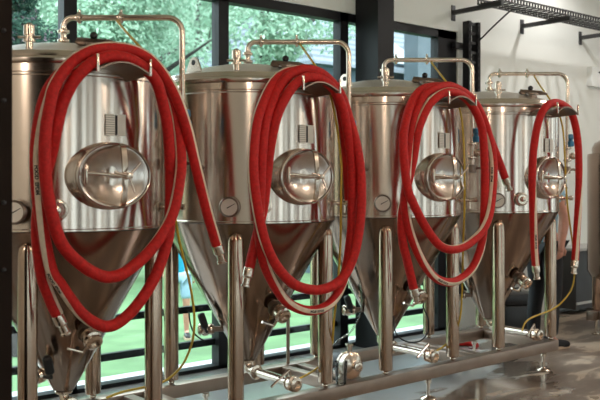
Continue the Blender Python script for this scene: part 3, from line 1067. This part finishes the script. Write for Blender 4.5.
# ------------------------------------------------------------------ pump and jug on the frame
pc = at_depth(350, 362, 5.60)
pm = empty('pump', (pc.x, pc.y, .232))
tag(pm, 'round stainless transfer pump standing on the frame between second and third tank', 'pump')
ax = Vector((-.10, -.99, 0)).normalized()
up = Vector((0, 0, 1))
c = up * .093
b = MB()
b.lathe([(.05, -.055), (.080, -.052), (.086, -.042), (.086, -.028), (.078, -.024), (.078, .012), (.086, .014), (.086, .026), (.078, .030), (.060, .040), (.030, .046), (.026, .05)], c, ax, 36)
b.build('casing', M_STEEL, pm)
b = MB()
b.lathe([(.018, .04), (.018, .085), (.030, .088), (.030, .098), (.018, .10), (.013, .09)], c, ax, 18)
b.build('inlet', M_STEEL, pm)
b = MB()
b.lathe([(.016, .06), (.016, .125), (.028, .128), (.028, .138), (.016, .14)], c - ax * .005, up, 18)
b.build('outlet', M_STEEL, pm)
b = MB()
b.lathe([(.030, -.06), (.056, -.07), (.060, -.08), (.060, -.24), (.052, -.26), (.02, -.262)], c, ax, 24)
b.build('motor', M_BLACK, pm, 'black motor')
sd = ax.cross(up)
for s_ in (-1, 1):
    b = MB()
    b.tube([c + sd * s_ * .04 - ax * .03 - up * .05, sd * s_ * .06 - ax * .03 + up * .012, sd * s_ * .07 - ax * .03 + up * .002], [.012, .012, .016], 10)
    b.build('support_foot', M_STEEL, pm)
jp = at(341, 384, YF)
b = MB()
b.lathe([(.030, 0), (.034, .004), (.037, .06), (.041, .125), (.043, .145), (.041, .145), (.039, .125), (.035, .06), (.032, .008), (.01, .006)], (0, 0, 0), n=28)
jg = b.build('jug', M_JUG)
jg.location = (jp.x, YF, .2325)
tag(jg, 'clear plastic jug standing on the front beam beside the round pump', 'jug')
b = MB()
b.tube([(-.037, 0, .03), (-.07, 0, .045), (-.078, 0, .08), (-.065, 0, .115), (-.039, 0, .12)], .005, 8)
b.build('handle', M_JUG, jg)

# ------------------------------------------------------------------ vessel at far right
vc = at_depth(640, 300, 8.5)
fv = empty('vessel', (vc.x, vc.y, 0))
tag(fv, 'upright steel vessel at the right edge of the picture, beyond the four tanks', 'tank')
b = MB()
b.lathe([(.08, .50), (.38, .54), (.47, .58), (.50, .64), (.50, 1.78), (.495, 1.80), (.455, 1.805), (.455, 1.86), (.43, 1.91), (.36, 1.95), (.2, 1.985), (.02, 2.0)], n=64)
b.build('shell', M_CONE, fv)
for a in (45, 135, 225, 315):
    q = pol(.42, a, 0)
    lg = MB().lathe([(.04, .24), (.045, .25), (.045, .66), (.02, .68)], (q.x, q.y, 0), n=20).build('leg', M_LEG, fv)
b = MB()
for y in (-.30, .30):
    b.box((-.42, y - .04, .15), (.6, y + .04, .24), .004)
b.box((-.34, -.3, .155), (-.26, .3, .235))
b.box((.44, -.3, .155), (.52, .3, .235))
b.build('base_frame', M_FRAME, fv)
for x in (-.3, .48):
    for y in (-.30, .30):
        MB().lathe([(.045, 0), (.045, .008), (.014, .016), (.014, .155)], (x, y, 0), n=14).build('levelling_foot', M_STEEL, fv)

# ------------------------------------------------------------------ cable tray on wall brackets, vertical ladder
GB = 'wall brackets under the cable tray'
BX = [6.94, 8.14, 9.335, 10.53]
BL = ['black wall bracket at the left end of the overhead cable tray', 'black wall bracket second from the left under the overhead cable tray', 'black wall bracket third from the left, nearest the picture edge', 'black wall bracket of the cable tray beyond the picture edge']
b0 = None
for x, l in zip(BX[:3], BL):
    if b0 is None:
        b0 = empty('wall_bracket', (x, WY, 3.27))
        MB().box((-.03, -.012, -.085), (.03, 0, .075), .003).build('wall_plate', M_GREY, b0)
        MB().box((-.02, -.62, -.022), (.02, -.01, .022), .003).build('arm', M_GREY, b0)
        br = b0
    else:
        br = copy_tree(b0)
        br.location = (x, WY, 3.27)
    tag(br, l, 'bracket', GB)
tr = empty('cable_tray', (6.9, 5.22, 3.293))
tag(tr, 'long dark perforated cable tray running overhead along the white wall', 'cable tray')
for y in (-.13, .13):
    b = MB()
    b.box((.0, y - .008, 0), (4.6, y + .008, .012))
    b.box((.0, y - .008, .045), (4.6, y + .008, .06))
    for k in range(93):
        b.box((k * .05 - .006 + .006, y - .007, .011), (k * .05 + .012, y + .007, .046))
    b.build('side_rail', M_GREY, tr, smooth=False)
for k in range(46):
    MB().box((.03 + k * .1, -.125, .004), (.062 + k * .1, .125, .016)).build('rung', M_GREY, tr, smooth=False)
ld = empty('cable_ladder', (7.12, WY, .4))
tag(ld, 'dark vertical cable ladder fixed to the white wall beside the window', 'cable ladder')
for x in (-.075, .075):
    b = MB()
    b.box((x - .022, -.14, 0), (x - .012, -.06, 2.78))
    b.box((x + .004, -.14, 0), (x + .022, -.125, 2.78))
    for k in range(40):
        b.box((x - .022, -.14, .02 + k * .07), (x + .022, -.128, .05 + k * .07))
    b.build('side_rail', M_BLACK, ld, smooth=False)
for k in range(28):
    MB().box((-.075, -.115, .05 + k * .1), (.075, -.08, .075 + k * .1)).build('rung', M_GREY, ld, smooth=False)
for z in (.3, 1.4, 2.5):
    MB().box((-.20, -.06, z), (.13, 0, z + .06)).build('wall_clip', M_BLACK, ld, smooth=False)
thin('cable', 'thin black cable dropping from the tray into the wall ladder', 'cable',
     [(7.45, 5.28, 3.31), (7.40, 5.30, 3.30), (7.30, 5.36, 3.20), (7.22, 5.50, 3.05), (7.18, 5.615, 2.9), (7.17, 5.60, 2.5), (7.17, 5.60, 2.0)], .009, M_RUBBER)
# white sign with a dark mark
p = at(592, 76, WY - .07)
sg = MB().box((p.x, WY - .07, p.z - .12), (p.x + .55, WY, p.z + .12), .003).build('sign', M_SIGN)
tag(sg, 'white square sign on the white wall at the right picture edge', 'sign')
b = MB()
q = at(598, 72.5, WY - .071)
b.poly([(q.x, WY - .0702, q.z), (q.x + .06, WY - .0702, q.z + .022), (q.x + .28, WY - .0702, q.z + .022), (q.x + .28, WY - .0702, q.z - .012), (q.x + .06, WY - .0702, q.z - .012)], (0, -.002, 0))
b.build('mark', M_INK, sg, 'dark mark', smooth=False)
# low dark cabinet with pale ledge
cb = empty('low_cabinet', (8.7, WY, 0))
tag(cb, 'low dark grey cabinet with a pale ledge against the white wall', 'cabinet')
MB().box((0, -.34, .06), (3.2, -.002, .73)).build('carcass', M_GREY, cb, smooth=False)
MB().box((-.02, -.37, .73), (3.2, -.002, .765), .004).build('ledge', M_LEDGE, cb, 'pale ledge')
MB().box((0, -.36, .12), (3.2, -.34, .145)).build('kick_rail', M_LEDGE, cb, 'pale strip', smooth=False)


# ------------------------------------------------------------------ people
def skinned(name, chains, m, parent, label=None, levels=2):
    """chains: lists of (point, radius); one continuous skin grown over them"""
    verts, edges, rad = [], [], []
    idx = {}
    for ch in chains:
        last = None
        for p, r in ch:
            key = tuple(round(v, 4) for v in p)
            if key not in idx:
                idx[key] = len(verts)
                verts.append(p)
                rad.append(r)
            k = idx[key]
            if last is not None and last != k:
                edges.append((last, k))
            last = k
    me = bpy.data.meshes.new(name)
    me.from_pydata([tuple(v) for v in verts], edges, [])
    o = bpy.data.objects.new(name, me)
    COL.objects.link(o)
    sm = o.modifiers.new('skin', 'SKIN')
    sm.use_smooth_shade = True
    for i, r in enumerate(rad):
        rr = r if isinstance(r, tuple) else (r, r)
        me.skin_vertices[0].data[i].radius = rr
        me.skin_vertices[0].data[i].use_root = (i == 0)
    sb = o.modifiers.new('sub', 'SUBSURF')
    sb.levels = sb.render_levels = levels
    dg = bpy.context.evaluated_depsgraph_get()
    me2 = bpy.data.meshes.new_from_object(o.evaluated_get(dg))
    bpy.data.objects.remove(o)
    me2.name = name
    me2.materials.clear()
    me2.materials.append(m)
    me2.polygons.foreach_set('use_smooth', [True] * len(me2.polygons))
    o = bpy.data.objects.new(name, me2)
    COL.objects.link(o)
    o.parent = parent
    if label:
        o['label'] = label
    return o


def person(loc, rz, label, mats, h=1.75, elbow=((.26, .05, 1.17), (.215, -.03, 1.19)), wrist=((.24, -.08, .93), (.215, .01, .95)), shorts=False):
    """facing local -y; x is the figure's own left"""
    shirt, pants, hair, shoe = mats
    t = empty('person', loc, rz)
    tag(t, label, 'person')
    k = h / 1.75
    V = lambda x, y, z: (x * k, y * k, z * k)
    pel = (V(0, 0, .95), (.135 * k, .105 * k))
    spine = [pel, (V(0, 0, 1.08), (.125 * k, .095 * k)), (V(0, .01, 1.25), (.14 * k, .105 * k)), (V(0, .015, 1.40), (.13 * k, .09 * k)), (V(0, .01, 1.47), (.065 * k, .06 * k)), (V(0, -.005, 1.53), (.052 * k, .055 * k)), (V(0, -.02, 1.60), (.070 * k, .085 * k)), (V(0, -.02, 1.67), (.076 * k, .095 * k)), (V(0, -.015, 1.735), (.055 * k, .07 * k))]
    body = [spine]
    sh, tr = [], []
    fing = []
    for s_, e, w in ((1, elbow[0], wrist[0]), (-1, elbow[1], wrist[1])):
        S, E, Wr = V(s_ * .18, .01, 1.41), V(s_ * e[0], e[1], e[2]), V(s_ * w[0], w[1], w[2])
        d = (Vector(Wr) - Vector(E)).normalized()
        H = tuple(Vector(Wr) + d * .07 * k)
        mid = tuple(Vector(S).lerp(Vector(E), .55))
        fm = tuple(Vector(E).lerp(Vector(Wr), .3))
        body.append([spine[3], (S, .058 * k), (mid, .047 * k), (E, .049 * k), (fm, .050 * k), (Wr, .031 * k), (H, (.020 * k, .036 * k))])
        sh.append((S, mid, E))
        fing.append((Vector(H), d, s_))
        hipp, kn, an = V(s_ * .095, 0, .90), V(s_ * .105, -.02, .50), V(s_ * .11, .02, .09)
        toe = V(s_ * .125, -.14, .035)
        calf = tuple(Vector(kn).lerp(Vector(an), .3) + Vector((0, .02 * k, 0)))
        thigh = tuple(Vector(hipp).lerp(Vector(kn), .5))
        body.append([pel, (hipp, .088 * k), (thigh, .075 * k), (kn, .054 * k), (calf, .056 * k), (an, .036 * k), (V(s_ * .115, -.06, .05), (.036 * k, .03 * k)), (toe, (.03 * k, .02 * k))])
        tr.append((hipp, thigh, kn, calf, an))
    bo = skinned('body', body, M_SKIN, t)
    # fingers and thumb of both hands, nose and ears, joined to the body
    b = MB()
    b.bm.from_mesh(bo.data)
    for H, d, s_ in fing:
        sidev = Vector((0, 1, 0))
        sidev = (sidev - d * sidev.dot(d)).normalized()
        nrm = d.cross(sidev)
        for q, ln in ((-.027, .062), (-.009, .075), (.009, .078), (.027, .070)):
            base = H + sidev * q * k - d * .01
            curl = Vector((-s_, 0, 0)) * .5
            b.tube([base, base + d * .03 * k, base + (d * .75 + curl * .5) * ln * k, base + (d * .85 + curl) * (ln + .012) * k], [.009 * k, .009 * k, .008 * k, .005 * k], 8)
        base = H - d * .05 * k - sidev * .03 * k
        b.tube([base, base - sidev * .03 * k + d * .03 * k, base - sidev * .028 * k + d * .07 * k], [.012 * k, .011 * k, .007 * k], 8)
    for s_ in (-1, 1):
        b.sphere(V(s_ * .078, -.01, 1.635), (.010 * k, .018 * k, .03 * k), 10, 8)
    b.tube([V(0, -.10, 1.655), V(0, -.125, 1.625), V(0, -.105, 1.613)], [.008, .014, .012], 8)
    b.bm.to_mesh(bo.data)
    b.bm.free()
    bo.data.polygons.foreach_set('use_smooth', [True] * len(bo.data.polygons))
    b = MB()
    for s_ in (-1, 1):
        b.sphere(V(s_ * .032, -.108, 1.648), .011 * k, 10, 8)
    b.build('eyes', M_INK, t, 'dark eyes')
    MB().sphere(V(0, -.108, 1.585), (.024 * k, .008 * k, .007 * k), 10, 8).build('mouth', M_SKIN, t)
    # clothes
    g = .012 * k
    ch = [[((0, 0, .85 * k), (.160 * k, .13 * k))] + [(p, (r[0] + g, r[1] + g)) for p, r in spine[1:4]] + [(V(0, .012, 1.45), .085 * k)]]
    for S, mid, E in sh:
        ch.append([ch[0][3], (S, .070 * k), (mid, .062 * k)])
    skinned('shirt', ch, shirt, t, 'short-sleeved top')
    ch = []
    top = (V(0, 0, .97), (.145 * k, .115 * k))
    for hipp, thigh, kn, calf, an in tr:
        c_ = [top, (hipp, .100 * k), (thigh, .090 * k)]
        if shorts:
            c_ += [(tuple(Vector(thigh).lerp(Vector(kn), .8)), .085 * k)]
        else:
            c_ += [(kn, .074 * k), (calf, .070 * k), (tuple(Vector(an) + Vector((0, 0, .02))), .060 * k)]
        ch.append(c_)
    skinned('trousers', ch, pants, t, 'shorts' if shorts else 'trousers')
    for s_ in (-1, 1):
        sh_ = skinned('shoe', [[(V(s_ * .11, .04, .055), .052 * k), (V(s_ * .115, -.04, .05), .046 * k), (V(s_ * .125, -.15, .040), (.043 * k, .034 * k)), (V(s_ * .127, -.185, .035), (.03 * k, .025 * k))]], shoe, t)
        b = MB()
        b.poly([V(s_ * .11 + x, y, .002) for x, y in ((-.035, .09), (.035, .09), (.05, 0), (.06, -.12), (.045, -.20), (.0, -.215), (-.03, -.18), (-.042, -.08), (-.045, .02))], (0, 0, .026 * k))
        b.build('sole', M_SOLE, sh_, 'pale sole')
    b = MB()
    b.sphere(V(0, .005, 1.685), (.092 * k, .108 * k, .095 * k), 20, 12)
    hm = b.build('hair', hair, t)
    for v in hm.data.vertices:
        if v.co.y < -.055 * k and v.co.z < 1.72 * k:
            v.co.y = -.055 * k
    return t


pp = at_depth(544, 300, 7.86)
p1 = person((pp.x, pp.y, 0), R(80), 'person in light blue top and black trousers standing behind the furthest tank', (M_SHIRT, M_TROUS, M_HAIR, M_TROUS), 1.76)
pq = at_depth(179, 300, 10.6)
person((pq.x, pq.y, LZ), R(-30), 'person in turquoise top and pale blue shorts standing outside on the lawn', (M_TURQ, M_DENIM, M_HAIR, M_BLACK), 1.50, shorts=True)
# dark tool case on the floor behind the furthest tank
qa = at_z(524, 338, 0)
tcse = empty('tool_case', (qa.x + .12, qa.y + .2, 0), R(-25))
tag(tcse, 'black case standing on the floor behind the cone of the furthest tank', 'case')
MB().box((-.19, -.13, .0), (.19, .13, .30), .02).build('body', M_BLACK, tcse)
MB().box((-.195, -.135, .30), (.195, .135, .42), .03).build('lid', M_BLACK, tcse)
MB().tube([(-.07, 0, .415), (-.07, 0, .455), (.07, 0, .455), (.07, 0, .415)], .010, 8).build('handle', M_RUBBER, tcse)
